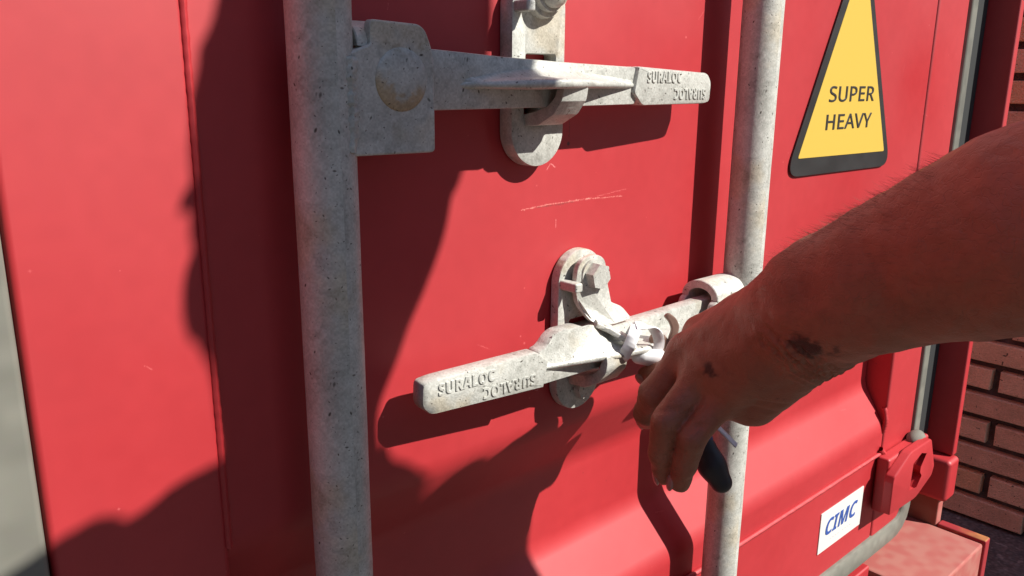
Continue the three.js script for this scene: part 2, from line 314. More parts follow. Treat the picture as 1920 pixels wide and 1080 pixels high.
{
  const t = thing('container_door', 'red corrugated steel container door leaf with locking gear and stickers', 'container door');
  const P = (n, g, m, l, par = t) => part(n, uvm(g, DOORTILE), m, par, l);
  P('panel', panelGeo(-0.058, 0.8735), paint);
  P('stile', bx(-0.152, -0.0585, -0.66, 1.82, -0.05, 0.0, 0.004), paint);
  P('stile', bx(0.8755, 0.971, -0.655, 1.82, -0.05, 0.0, 0.004), paint);
  P('bottom_rail', bx(-0.0583, 0.8753, -0.655, -0.5065, -0.05, -0.0015, 0.003), paint);
  P('weld_bead', bead([[-0.0585, 1.7, -0.001], [-0.0587, 1, -0.001], [-0.0585, 0.3, -0.001], [-0.0585, -0.275, -0.001]], 0.0024, 0.10), paint);
  P('weld_bead', bead([[-0.055, -0.5065, 0], [0.2, -0.5063, 0], [0.55, -0.5067, 0], [0.868, -0.5063, 0]], 0.0030, 0.12), paint);
  P('weld_bead', bead([[0.866, -0.498, 0.001], [0.8745, -0.509, 0.002], [0.871, -0.5125, 0.001]], 0.0042, 0.3), paint);
  P('weld_bead', bead([[0.8742, -0.44, -0.004], [0.8745, -0.458, 0], [0.8742, -0.476, -0.002]], 0.0036, 0.3), paint);
  // gaskets: grey outer lip, dark inner lip
  P('gasket', bx(-0.215, -0.1535, -0.66, 1.82, -0.02, 0.004, 0.0035), rubber, 'wide grey rubber gasket between the two door leaves');
  P('gasket', bx(0.9715, 0.992, -0.612, 1.82, -0.022, 0.004, 0.0035), rubber, 'grey rubber gasket along the hinge side');
  P('gasket_lip', bx(0.9925, 1.0990, -0.575, 1.82, -0.05, -0.021, 0.004), blackRubber, 'black inner lip of the gasket');
  {
    const c = new THREE.CatmullRomCurve3([[0.9815, -0.600, -0.008], [0.9815, -0.625, -0.008], [0.9775, -0.640, -0.008], [0.966, -0.651, -0.008], [0.95, -0.655, -0.008], [0.9, -0.6556, -0.008], [0.6, -0.6556, -0.008], [0.1, -0.6556, -0.008], [-0.21, -0.6556, -0.008]].map(V), false, 'catmullrom', 0.3);
    const s = shp([[-0.013, -0.017], [0.013, -0.017], [0.013, 0.017], [-0.013, 0.017]], 0.008);
    const g = new THREE.ExtrudeGeometry(s, { extrudePath: c, steps: 90, bevelEnabled: false, curveSegments: 4 });
    P('gasket', toCreasedNormals(g, 0.7), rubber, 'grey rubber gasket along the bottom edge');
  }
  // hinge blade with its slot
  const hs = shp([[0.818, -0.578, 0.003], [0.817, -0.521, 0.010], [0.868, -0.498, 0.006], [0.936, -0.498, 0.006], [0.961, -0.548, 0.004], [0.955, -0.563, 0.004], [0.905, -0.582, 0.010]], 0.004);
  const hole = new THREE.Path(); [[0.874, -0.562], [0.876, -0.517], [0.904, -0.508], [0.926, -0.516], [0.910, -0.534], [0.910, -0.5405], [0.918, -0.550], [0.902, -0.5655]].forEach((p, i) => (i ? hole.lineTo(...p) : hole.moveTo(...p))); hole.closePath(); hs.holes.push(hole);
  const blade = P('hinge_blade', toCreasedNormals(ext(hs, 0.018, 0.032, 0.0025), 0.5).translate(0.030, -0.004, 0), paint, 'red hinge blade with an open slot');
  P('blade_mount', bx(0.835, 0.968, -0.586, -0.503, -0.0, 0.0185, 0.004).translate(0.024, -0.004, 0), paint, undefined, blade);
  P('gasket_plug', new THREE.SphereGeometry(1, 20, 14).scale(0.019, 0.013, 0.012).translate(0.959, -0.507, 0.012), rubber, 'grey blob of sealant above the hinge', blade);
  // weight sticker
  const zs = 0.0012;
  const out = P('warning_sticker', ext(shp([[0.545, -0.0975, 0.026], [0.785, -0.0995, 0.026], [0.679, 0.128, 0.02], [0.6515, 0.128, 0.02]], 0.02), -0.0005, zs, 0.0002, 10), vinylBlack, 'black bordered triangular weight warning sticker');
  P('yellow_field', ext(shp([[0.5658, -0.0790, 0.003], [0.765, -0.0812, 0.003], [0.681, 0.100, 0.006], [0.6505, 0.100, 0.006]], 0.003), zs - 0.0004, zs + 0.0004, 0.0001), vinylYellow, undefined, out);
  P('lettering', textGeo(fontR, 'SUPER', 0.0158, 0.0003, 0.104, 0.0004).translate(0.6705, -0.0142, zs + 0.0003), inkBlack, 'the word SUPER in black', out);
  P('lettering', textGeo(fontR, 'HEAVY', 0.0158, 0.0003, 0.105, 0.0004).translate(0.6695, -0.0435, zs + 0.0003), inkBlack, 'the word HEAVY in black', out);
  // maker's sticker
  const mk = P('maker_sticker', ext(shp([[0.713, -0.602], [0.8307, -0.602], [0.8307, -0.543], [0.713, -0.543]], 0.001), -0.0014, -0.0003, 0.0001), vinylWhite, 'small white rectangular sticker with blue letters CIMC');
  const lt = textGeo(font, 'CIMC', 0.0225, 0.0003, 0.085, 0.0001);
  { const sh = new THREE.Matrix4().set(1, 0.24, 0, 0, 0, 1, 0, 0, 0, 0, 1, 0, 0, 0, 0, 1); lt.applyMatrix4(sh); }
  P('lettering', lt.translate(0.7710, -0.5690, -0.0002), inkBlue, 'the letters CIMC in slanted blue', mk);
  { const gs = []; for (let k = 0; k < 9; k++) if (k !== 4) gs.push(bx(0.744 + k * 0.0068, 0.7475 + k * 0.0068, -0.5905, -0.5893, -0.0004, -0.0001, 0.00005)); P('fine_print', clean(gs), inkFaint, undefined, mk); }
}
// the other leaf, its edge just outside the frame
{
  const t = thing('container_door', 'plain red container door leaf left of the wide gasket', 'container door');
  const P = (n, g, m) => part(n, uvm(g, DOORTILE), m, t);
  P('panel', panelGeo(-1.24, -0.309), paint);
  P('stile', bx(-0.3085, -0.2165, -0.66, 1.82, -0.05, 0.0, 0.004), paint);
  P('stile', bx(-1.335, -1.2405, -0.66, 1.82, -0.05, 0.0, 0.004), paint);
  P('bottom_rail', bx(-1.2403, -0.3087, -0.655, -0.5065, -0.05, -0.0015, 0.003), paint);
}

// ---------------------------------------------------------------- locking bars with hub and handle
const PR = 0.0175, PZ = 0.032;
function handleGeo(low) {
  // web: pointing +x from the pivot, drawn in the plane, then thickness
  const up = [[-0.014, 0.0178], [0.033, 0.0177], [0.086, 0.0146], [0.142, 0.0122], [0.2205, 0.0098], [0.2205, -0.0170]];
  const lo = low ? [[0.214, -0.0175], [0.203, -0.0280, 0.008], [0.176, -0.0275, 0.008], [0.160, -0.0180]] : [];
  const web = ext(shp([...up, ...lo, [0.086, -0.0178], [-0.014, -0.0178]], 0.005), 0.021, 0.0335, 0.0014);
  // thicker grip that leans back to the door
  const grip = ext(shp([[0, 0.0104, 0.001], [0.097, 0.0066, 0.004], [0.1035, -0.0005, 0.004], [0.1025, -0.0165, 0.004], [0.092, -0.0178, 0.004], [0.006, -0.0178, 0.003], [-0.0045, -0.0085, 0.002]], 0.003), -0.0135, 0, 0.0017);
  grip.rotateY(Math.atan(0.075)).translate(0.2185, 0, 0.0368);
  return clean([web, grip]);
}
function ledgeGeo(low) {     // rib that runs along the middle of the handle
  const n = 34, m = 12, pos = [], idx = [];
  for (let i = 0; i <= n; i++) {
    const t = i / n, x = 0.040 + 0.182 * t, env = sst(0.0, 0.42, t) * clamp((1.02 - t) / 0.55), zf = 0.0315 + 0.026 * env, hh = 0.0022 + 0.0012 * env, yc = -0.0034 + 0.0018 * Math.sin(t * 3.1);
    for (let k = 0; k <= m; k++) {      // rounded nose section
      const a = -Math.PI / 2 + Math.PI * k / m, rr = hh;
      let y = yc + rr * Math.sin(a), z = zf - rr + rr * Math.cos(a);
      const be = low ? sst(0.135, 0.168, x) * (1 - sst(0.206, 0.216, x)) : 0;      // on the lower handle the rib opens into a dished shoulder
      if (k === 0) { y = yc - rr * 1.3 - be * 0.0205; z = 0.031 + be * 0.0024; } if (k === 1 && low) { y = yc - rr - be * 0.0085; z = z - be * (zf - 0.034) * 0.62; } if (k === m) { y = yc + rr * 3.6; z = 0.0292; } if (k === m - 1) { y = yc + rr * 1.35; z = 0.0335 + (zf - 0.0335) * 0.30; }
      z += (n3(x * 130, y * 300, 7) - 0.5) * 0.0012; pos.push(x, y, z);
    }
  }
  for (let i = 0; i < n; i++) for (let k = 0; k < m; k++) { const a = i * (m + 1) + k, b = a + 1, c = a + m + 1, d = c + 1; idx.push(a, c, b, b, c, d); }
  const g = new THREE.BufferGeometry(); g.setAttribute('position', new THREE.Float32BufferAttribute(pos, 3)); g.setIndex(idx); g.computeVertexNormals(); return g;
}
function lockingBar(px, dir, hubY, label, low) {
  const t = thing('locking_bar', label, 'locking bar', 'galvanised locking bars of the door');
  const P = (n, g, m, l, par = t) => part(n, uvm(g, GT), m, par, l);
  { const g = new THREE.CylinderGeometry(PR, PR, 2.42, 48, 120, false), p = g.attributes.position;
    for (let i = 0; i < p.count; i++) { const x = p.getX(i), y = p.getY(i), z = p.getZ(i), r = Math.hypot(x, z); if (r > 0.001) { const f = 1 + (n3(x * 90, y * 40 + px * 31, z * 90) - 0.5) * 0.018; p.setX(i, x * f); p.setZ(i, z * f); } }
    g.computeVertexNormals();
    // wrap the uv in metres
    const uv = g.attributes.uv; for (let i = 0; i < uv.count; i++) uv.setXY(i, uv.getX(i) * 2 * Math.PI * PR / GT * 1.0, uv.getY(i) * 2.42 / GT);
    g.translate(px, 0.55, PZ); part('pipe', g, galv, t);
  }
  // hub: a plate folded over the top of the handle, welded to the pipe
  const hub = (s, z0, z1) => ext(s, z0, z1, 0.0012);
  const fs = shp([[0.008, -0.0425, 0.004], [0.0655, -0.0430, 0.003], [0.0655, 0.013, 0.012], [0.0585, low ? 0.0168 : 0.0285, 0.006], [0.0230, low ? 0.0168 : 0.0300, 0.003], [0.0225, low ? 0.014 : 0.017, 0.002], [0.008, 0.012, 0.003]], 0.003);
  const front = hub(fs, 0.0395, 0.0460), back = hub(fs, 0.0085, 0.0150);
  const bend = []; { const ro = low ? 0.0187 : 0.0160, ri = low ? 0.0128 : 0.0105, n = 14, s = new THREE.Shape(); for (let k = 0; k <= n; k++) { const a = Math.PI * k / n; const f = [Math.cos(a) * ro, Math.sin(a) * ro * 0.8]; k ? s.lineTo(...f) : s.moveTo(...f); } for (let k = n; k >= 0; k--) { const a = Math.PI * k / n; s.lineTo(Math.cos(a) * ri, Math.sin(a) * ri * 0.7); } s.closePath();
    const g = new THREE.ExtrudeGeometry(s, { depth: 0.042, bevelEnabled: true, bevelSize: 0.0006, bevelThickness: 0.0006, bevelSegments: 1 }); g.rotateY(Math.PI / 2); g.translate(0.0165, 0.0165, 0.0272); bend.push(toCreasedNormals(g, 0.6)); }
  const gs = [front, back, ...bend];
  // weld fillets to the pipe
  gs.push(bead([[0.0085, -0.040, 0.045], [0.0090, -0.02, 0.0455], [0.0088, 0.0, 0.0455], [0.009, 0.010, 0.045]], 0.0042, 0.3));
  let hg = clean(gs);
  if (dir < 0) { hg.scale(-1, 1, 1); const p = hg.attributes.position; const ix = []; for (let i = 0; i < p.count; i += 3) ix.push(i, i + 2, i + 1); hg.setIndex(ix); hg = hg.toNonIndexed(); hg.computeVertexNormals(); hg = toCreasedNormals(hg, 0.6); }
  const h = P('handle_hub', hg.translate(px, hubY, 0), galv);
  { const g0 = new THREE.SphereGeometry(1, 40, 20, 0, Math.PI * 2, 0, Math.PI / 2).rotateX(Math.PI / 2).scale(0.0175, 0.0175, 0.0032).translate(px + dir * 0.0425, hubY - 0.0017, 0.0457), g = uvm(g0, GT), p = g.attributes.position, c = new Float32Array(p.count * 3);
    for (let i = 0; i < p.count; i++) { const x = (p.getX(i) - px - dir * 0.0425) / 0.0175, y = (p.getY(i) - hubY + 0.0017) / 0.0175, r = Math.hypot(x, y), st = sst(0.45, 0.75, r + (n3(p.getX(i) * 500, p.getY(i) * 500, 2) - 0.5) * 0.5) * sst(0.25, -0.35, y + x * 0.25 + (n3(p.getX(i) * 300, p.getY(i) * 300, 5) - 0.5) * 0.4); c[i * 3] = 1 - st * 0.12; c[i * 3 + 1] = 1 - st * 0.32; c[i * 3 + 2] = 1 - st * 0.52; }
    g.setAttribute('color', new THREE.BufferAttribute(c, 3)); part('rivet', g, galvStain, h, 'domed rivet head with a brown rust crescent'); }
  // handle
  const web = toCreasedNormals(handleGeo(low), 0.55), ldg = ledgeGeo(low);
  const rz = dir > 0 ? 0 : Math.PI, pv = [px + dir * 0.0425, hubY - 0.0017];
  const place = (g) => g.rotateZ(rz + (low ? 0.012 : 0)).translate(pv[0], pv[1], 0);
  const hd = P('handle', place(clean([web, ldg])), galvCast);
  const ty = (x) => 0.0368 - (x - 0.2185) * 0.075;
  const emb = (cx, cy, flip) => { const g = textGeo(font, 'SURALOC', 0.0080, 0.0009, 0.047, 0.0003); if (flip) g.rotateZ(Math.PI); g.rotateY(Math.atan(0.075)); return place(g.translate(cx, cy, ty(cx) - 0.0003)); };
  P('lettering', emb(low ? 0.286 : 0.252, low ? -0.0100 : 0.0030, low), galvCast, 'raised word SURALOC', hd);
  P('lettering', emb(low ? 0.250 : 0.289, low ? 0.0018 : -0.0098, !low), galvCast, 'raised word SURALOC upside down', hd);
  return t;
}
lockingBar(0, 1, 0, 'thick galvanised locking bar with horizontal upper handle, left and in shadow', false);
lockingBar(0.4288, -1, -0.2045, 'galvanised locking bar behind the hand, with lower handle reaching left', true);

// ---------------------------------------------------------------- handle retainers bolted to the door
function hexBolt(x, y, z, r, hgt, rot) {
  const g = new THREE.CylinderGeometry(r * 0.97, r, hgt, 6, 1).rotateX(Math.PI / 2).rotateZ(rot).translate(x, y, z + hgt / 2);
  return toCreasedNormals(g, 0.3);
}
function retainer(cx, cy, label, low) {
  const t = thing('handle_retainer', label, 'handle retainer', 'handle retainers on the door');
  const P = (n, g, m, l, par = t) => part(n, uvm(g.translate(cx, cy, 0), GT), m, par, l);
  const hw = 0.0255, hl = 0.0665, s = new THREE.Shape();
  s.moveTo(-hw, -hl + hw); s.absarc(0, -hl + hw, hw, Math.PI, 2 * Math.PI, false); s.lineTo(hw, hl - hw); s.absarc(0, hl - hw, hw, 0, Math.PI, false); s.closePath();
  const slot = (x0, x1, y0, y1) => { const h = new THREE.Path(); h.moveTo(x0 + 0.002, y0); h.lineTo(x1 - 0.002, y0); h.quadraticCurveTo(x1, y0, x1, y0 + 0.002); h.lineTo(x1, y1 - 0.002); h.quadraticCurveTo(x1, y1, x1 - 0.002, y1); h.lineTo(x0 + 0.002, y1); h.quadraticCurveTo(x0, y1, x0, y1 - 0.002); h.lineTo(x0, y0 + 0.002); h.quadraticCurveTo(x0, y0, x0 + 0.002, y0); s.holes.push(h); };
  slot(-0.0125, 0.0165, 0.0045, 0.0110); slot(-0.0135, 0.000, -0.033, -0.021);
  P('base_plate', toCreasedNormals(ext(s, -0.001, low ? 0.0080 : 0.0120, 0.0014, 14), 0.5), galv);
  // catch: tongue bent out below the handle
  const yv = low ? -0.004 : 0;
  const c = [[0.009, -0.040], [0.020, -0.038], [0.034, -0.0335], [0.0415, -0.027], [0.0435, -0.0195], [0.0485, -0.0145], [0.0500, -0.0200], [0.0485, -0.0290], [0.0405, -0.0390], [0.026, -0.0465], [0.009, -0.048]].map(([z, y]) => [z, y + 0.010 + yv, 0.002]);
  const cg = ext(shp(c, 0.002), 0, 0.024, 0.001).rotateY(-Math.PI / 2).translate(0.0105, 0, 0);
  P('catch', toCreasedNormals(cg, 0.6), galv, 'tongue bent out under the handle');
  // small stop tab left of the bolt
  P('stop_tab', bx(-0.0245, -0.0165, 0.0375, 0.0450, 0.006, 0.0255, 0.0018), galv);
  const bz = low ? 0.0245 : 0.0135, by = low ? 0.0475 : 0.0535;
  if (low) {
    // swinging hasp that hangs over the handle
    const hs = shp([[-0.0170, 0.0450, 0.010], [-0.0140, 0.0590, 0.011], [0.0015, 0.0645, 0.012], [0.0165, 0.0590, 0.011], [0.0182, 0.0450, 0.010], [0.0162, 0.0330, 0.008], [0.0205, 0.0230, 0.006], [0.0330, 0.0170, 0.003], [0.0340, 0.0080, 0.003], [0.0120, 0.0075, 0.004], [-0.0080, 0.0125, 0.003], [-0.0158, 0.0308, 0.010]], 0.006);
    const g = ext(hs, 0.0130, 0.0180, 0.001, 6), p = g.attributes.position;
    for (let i = 0; i < p.count; i++) { const y = p.getY(i), k = clamp((0.030 - y) / 0.02); p.setZ(i, p.getZ(i) + k * k * 0.014); }
    const hp = P('hasp', toCreasedNormals(g, 0.6), galvCast, 'swinging hasp hanging over the handle');
    const sp = new THREE.CylinderGeometry(0.0125, 0.0125, 0.0055, 24).rotateX(Math.PI / 2).translate(0.001, by, 0.0103); P('spacer', sp, galv, undefined, hp);
    // curled lip that carries the tie
    const lc = new THREE.CatmullRomCurve3([[-0.006, 0.0125, 0.0290], [0.001, 0.0085, 0.0345], [0.0075, 0.0035, 0.0405], [0.0130, -0.0015, 0.0465], [0.0165, -0.0075, 0.0515]].map(V));
    const ls = shp([[-0.0022, -0.0085], [0.0022, -0.0085], [0.0022, 0.0085], [-0.0022, 0.0085]], 0.0016);
    const lg = new THREE.ExtrudeGeometry(ls, { extrudePath: lc, steps: 18, bevelEnabled: false });
    P('lip', toCreasedNormals(lg, 0.6), galvCast, undefined, hp);
    P('washer', new THREE.CylinderGeometry(0.0128, 0.0128, 0.0022, 28).rotateX(Math.PI / 2).translate(0.001, by, 0.0190), galv);
    P('bolt', hexBolt(0.001, by, 0.0200, 0.0108, 0.0085, 0.25), galvCast);
    P('bolt', hexBolt(0.002, -0.0480, 0.0075, 0.0098, 0.0075, 0.5), galvCast);
  } else {
    P('washer', toCreasedNormals(new THREE.CylinderGeometry(0.0185, 0.0195, 0.006, 36).rotateX(Math.PI / 2).translate(0.002, by, 0.0150), 0.5), galv);
    P('washer', toCreasedNormals(new THREE.CylinderGeometry(0.0150, 0.0155, 0.005, 36).rotateX(Math.PI / 2).translate(0.002, by, 0.0200), 0.5), galv);
    P('bolt', new THREE.SphereGeometry(0.0128, 26, 16).scale(1, 1, 0.75).translate(0.002, by, 0.0230), galvCast);
  }
  return t;
}
retainer(0.182, 0.005, 'galvanised slotted bracket behind the upper handle, lower end rounded', false);
retainer(0.236, -0.196, 'galvanised bracket with bolted hasp holding the lower handle', true);

// ---------------------------------------------------------------- signed distances meshed by surface nets
const cap = (a, b, ra, rb) => {
  const dx = b[0] - a[0], dy = b[1] - a[1], dz = b[2] - a[2], L = dx * dx + dy * dy + dz * dz || 1e-9;
  return (x, y, z) => { const px = x - a[0], py = y - a[1], pz = z - a[2]; let t = (px * dx + py * dy + pz * dz) / L; t = t < 0 ? 0 : t > 1 ? 1 : t; const qx = px - dx * t, qy = py - dy * t, qz = pz - dz * t; return Math.sqrt(qx * qx + qy * qy + qz * qz) - (ra + (rb - ra) * t); };
};
const ell = (c, r) => (x, y, z) => { const a = (x - c[0]) / r[0], b = (y - c[1]) / r[1], d = (z - c[2]) / r[2], k = Math.sqrt(a * a + b * b + d * d), m = Math.min(r[0], r[1], r[2]); return (k - 1) * m; };
const smin = (a, b, k) => { const h = Math.max(k - Math.abs(a - b), 0) / k; return Math.min(a, b) - h * h * k * 0.25; };
const blend = (fs, k) => (x, y, z) => { let d = fs[0](x, y, z); for (let i = 1; i < fs.length; i++) d = smin(d, fs[i](x, y, z), k); return d; };
function nets(f, lo, hi, h) {
  const n = [0, 1, 2].map((k) => Math.ceil((hi[k] - lo[k]) / h) + 1), [nx, ny, nz] = n, val = new Float32Array(nx * ny * nz), B = 4;
  const id = (i, j, k) => (k * ny + j) * nx + i;
  for (let k = 0; k < nz; k += B) for (let j = 0; j < ny; j += B) for (let i = 0; i < nx; i += B) {
    const c = f(lo[0] + (i + B / 2 - 0.5) * h, lo[1] + (j + B / 2 - 0.5) * h, lo[2] + (k + B / 2 - 0.5) * h), far = Math.abs(c) > h * B * 1.9;
    for (let c3 = k; c3 < Math.min(k + B, nz); c3++) for (let b = j; b < Math.min(j + B, ny); b++) for (let a = i; a < Math.min(i + B, nx); a++) val[id(a, b, c3)] = far ? c : f(lo[0] + a * h, lo[1] + b * h, lo[2] + c3 * h);
  }
  const vid = new Int32Array(nx * ny * nz).fill(-1), pos = [], idx = [];
  const E = [[0, 1], [2, 3], [4, 5], [6, 7], [0, 2], [1, 3], [4, 6], [5, 7], [0, 4], [1, 5], [2, 6], [3, 7]];
  for (let k = 0; k + 1 < nz; k++) for (let j = 0; j + 1 < ny; j++) for (let i = 0; i + 1 < nx; i++) {
    const v = []; let neg = 0; for (let q = 0; q < 8; q++) { const w = val[id(i + (q & 1), j + ((q >> 1) & 1), k + (q >> 2))]; v.push(w); if (w < 0) neg++; }
    if (neg === 0 || neg === 8) continue;
    let x = 0, y = 0, z = 0, m = 0;
    for (const [a, b] of E) if ((v[a] < 0) !== (v[b] < 0)) { const t = v[a] / (v[a] - v[b]); x += (a & 1) + ((b & 1) - (a & 1)) * t; y += ((a >> 1) & 1) + (((b >> 1) & 1) - ((a >> 1) & 1)) * t; z += (a >> 2) + ((b >> 2) - (a >> 2)) * t; m++; }
    vid[id(i, j, k)] = pos.length / 3; pos.push(lo[0] + (i + x / m) * h, lo[1] + (j + y / m) * h, lo[2] + (k + z / m) * h);
  }
  for (let k = 1; k + 1 < nz; k++) for (let j = 1; j + 1 < ny; j++) for (let i = 1; i + 1 < nx; i++) {
    const s = val[id(i, j, k)] < 0;
    const quad = (a, b, c, d, fl) => { if (a < 0 || b < 0 || c < 0 || d < 0) return; if (fl) idx.push(a, b, c, a, c, d); else idx.push(a, c, b, a, d, c); };
    if (s !== (val[id(i + 1, j, k)] < 0)) quad(vid[id(i, j - 1, k - 1)], vid[id(i, j, k - 1)], vid[id(i, j, k)], vid[id(i, j - 1, k)], s);
    if (s !== (val[id(i, j + 1, k)] < 0)) quad(vid[id(i - 1, j, k - 1)], vid[id(i - 1, j, k)], vid[id(i, j, k)], vid[id(i, j, k - 1)], s);
    if (s !== (val[id(i, j, k + 1)] < 0)) quad(vid[id(i - 1, j - 1, k)], vid[id(i, j - 1, k)], vid[id(i, j, k)], vid[id(i - 1, j, k)], s);
  }
  const g = new THREE.BufferGeometry(); g.setAttribute('position', new THREE.Float32BufferAttribute(pos, 3)); g.setIndex(idx); g.computeVertexNormals();
  return g;
}

// ---------------------------------------------------------------- cable tie seal
function ribbon(pts, dirs, w, th, n = 40) {
  const c = new THREE.CatmullRomCurve3(pts.map(V)), dc = new THREE.CatmullRomCurve3(dirs.map(V)), pos = [], idx = [];
  for (let i = 0; i <= n; i++) {
    const t = i / n, p = c.getPoint(t), tg = c.getTangent(t), u = dc.getPoint(t); u.addScaledVector(tg, -u.dot(tg)).normalize(); const nn = tg.clone().cross(u).normalize();
    for (const [a, b] of [[-1, -0.5], [-0.8, -1], [0.8, -1], [1, -0.5], [1, 0.5], [0.8, 1], [-0.8, 1], [-1, 0.5]]) { const q = p.clone().addScaledVector(u, a * w / 2).addScaledVector(nn, b * th / 2); pos.push(q.x, q.y, q.z); }
  }
  for (let i = 0; i < n; i++) for (let k = 0; k < 8; k++) { const a = i * 8 + k, b = i * 8 + (k + 1) % 8; idx.push(a, b, a + 8, b, b + 8, a + 8); }
  for (const s of [0, n * 8]) for (let k = 1; k < 7; k++) s ? idx.push(s, s + k, s + k + 1) : idx.push(s, s + k + 1, s + k);
  const g = new THREE.BufferGeometry(); g.setAttribute('position', new THREE.Float32BufferAttribute(pos, 3)); g.setIndex(idx); g.computeVertexNormals();
  return toCreasedNormals(g, 0.8);
}
{
  const t = thing('cable_tie', 'white plastic cable tie looped round the hasp lip beside the pliers', 'cable tie');
  const c = V([0.2490, -0.1985, 0.0470]), ax = V([0.60, -0.38, 0.70]).normalize(), e1 = V([0.2, 0.62, 0.6]); e1.addScaledVector(ax, -e1.dot(ax)).normalize(); const e2 = ax.clone().cross(e1);
  const pts = [], dirs = [];
  for (let k = 0; k <= 16; k++) { const a = k / 16 * 6.1; const p = c.clone().addScaledVector(e1, Math.cos(a) * 0.0158).addScaledVector(e2, Math.sin(a) * 0.0130).addScaledVector(ax, 0.0022 * k / 16); pts.push(p.toArray()); dirs.push(ax.toArray()); }
  part('loop', ribbon(pts, dirs, 0.0090, 0.0018, 64), nylon, t);
  const top = V(pts[0]);
  part('strap', ribbon([[top.x - 0.001, top.y + 0.001, top.z], [0.2600, -0.1865, 0.0600], [0.2670, -0.1945, 0.0620], [0.2705, -0.2040, 0.0605], [0.2695, -0.2125, 0.0575]], [ax.toArray(), [0.5, -0.2, 0.8], [0.6, 0.1, 0.75], [0.75, 0.1, 0.6], [0.8, 0.1, 0.5]], 0.0085, 0.0018), nylon, t);
  part('strap', ribbon([[0.2480, -0.2125, 0.0420], [0.2560, -0.2135, 0.0450], [0.2640, -0.2140, 0.0490]], [[0.1, 0.5, 0.8], [0.1, 0.5, 0.8], [0.1, 0.5, 0.8]], 0.0050, 0.0017, 12), nylon, t);
  { const g = blend([cap([0.2610, -0.2130, 0.0490], [0.2715, -0.2150, 0.0560], 0.0062, 0.0072), cap([0.2620, -0.2110, 0.0535], [0.2715, -0.2125, 0.0600], 0.0052, 0.0058)], 0.004); part('head', nets(g, [0.248, -0.230, 0.036], [0.286, -0.198, 0.072], 0.0008), nylon, t); }
  part('tail', ribbon([[0.2735, -0.2180, 0.0560], [0.2700, -0.2300, 0.0760], [0.2715, -0.2440, 0.0970], [0.2776, -0.2557, 0.1132], [0.2868, -0.2705, 0.1262]], [[1, 0, 0.3], [0.9, 0.2, 0], [0.7, 0.7, 0], [0.62, 0.5, -0.5], [0.62, 0.5, -0.5]], 0.0052, 0.0015), nylon, t, 'cut end of the tie poking out below the hand');
}

// ---------------------------------------------------------------- pliers held in the hand
{
  const t = thing('pliers', 'small cutting pliers with dark blue grips held in the hand', 'pliers');
  const pv = [0.2930, -0.2090, 0.0760];
  const basis = new THREE.Matrix4().makeBasis(V([0.7408, 0.0080, 0.6717]), V([0.1599, 0.9691, -0.1879]), V([-0.6524, 0.2466, 0.7166])).setPosition(...pv);
  const jaw = (pts, z0, z1) => { const g = ext(shp(pts.map(([x, y]) => [x / 1000, y / 1000]), 0.0022), z0, z1, 0.0011); g.applyMatrix4(basis); return toCreasedNormals(g, 0.5); };
  part('jaw', uvm(jaw([[-22.4, 27.9], [-18.6, 30.9], [-12.7, 26.2], [-10.1, 20.3], [-11.5, 12.7], [-2, 6], [2, -6], [-12, -5], [-19, 3], [-18.6, 10.1], [-16, 17.7], [-18.2, 23.7]], -0.0035, 0.0035), GT), toolSteel, t);
  part('jaw', uvm(jaw([[-33.4, 11], [-29.2, 16], [-22, 13.5], [-16, 6.3], [-6, 2], [4, -4], [0, -12], [-12, -9], [-26, -2], [-33, 5]], -0.0052, 0.0016), GT), toolSteel, t);
  part('pivot', new THREE.CylinderGeometry(0.0045, 0.0045, 0.018, 20).rotateX(1.0).rotateZ(-0.4).translate(...pv), toolSteel, t);
  const handle = (pts, rs, m, tip) => {
    const f = []; for (let i = 0; i + 1 < pts.length; i++) f.push(cap(pts[i], pts[i + 1], rs[i], rs[i + 1]));
    const lo = [9, 9, 9], hi = [-9, -9, -9]; pts.forEach((p) => p.forEach((v, k) => { lo[k] = Math.min(lo[k], v - 0.014); hi[k] = Math.max(hi[k], v + 0.014); }));
    return part('grip', nets(blend(f, 0.006), lo, hi, 0.0014), m, t, tip);
  };
  handle([[0.2900, -0.2140, 0.0790], [0.2795, -0.2320, 0.0890], [0.2680, -0.2520, 0.1030], [0.2620, -0.2690, 0.1150]], [0.0065, 0.0080, 0.0078, 0.0076], gripBlue, 'dark blue upper length of the near grip');
  handle([[0.3020, -0.1930, 0.0800], [0.2985, -0.2040, 0.0840], [0.2930, -0.2160, 0.0880]], [0.0070, 0.0085, 0.0080], gripBlue, 'blue shoulder of the grip beside the jaws');
  handle([[0.2622, -0.2685, 0.1148], [0.2612, -0.2800, 0.1225], [0.2635, -0.2915, 0.1300]], [0.0086, 0.0096, 0.0082], gripBlack, 'black worn end of the near grip');
  handle([[0.2950, -0.2130, 0.0780], [0.2910, -0.2350, 0.0840], [0.2830, -0.2600, 0.0950], [0.2735, -0.2800, 0.1040]], [0.0065, 0.0078, 0.0076, 0.0080], gripBlue, 'far grip behind the fingers');
}

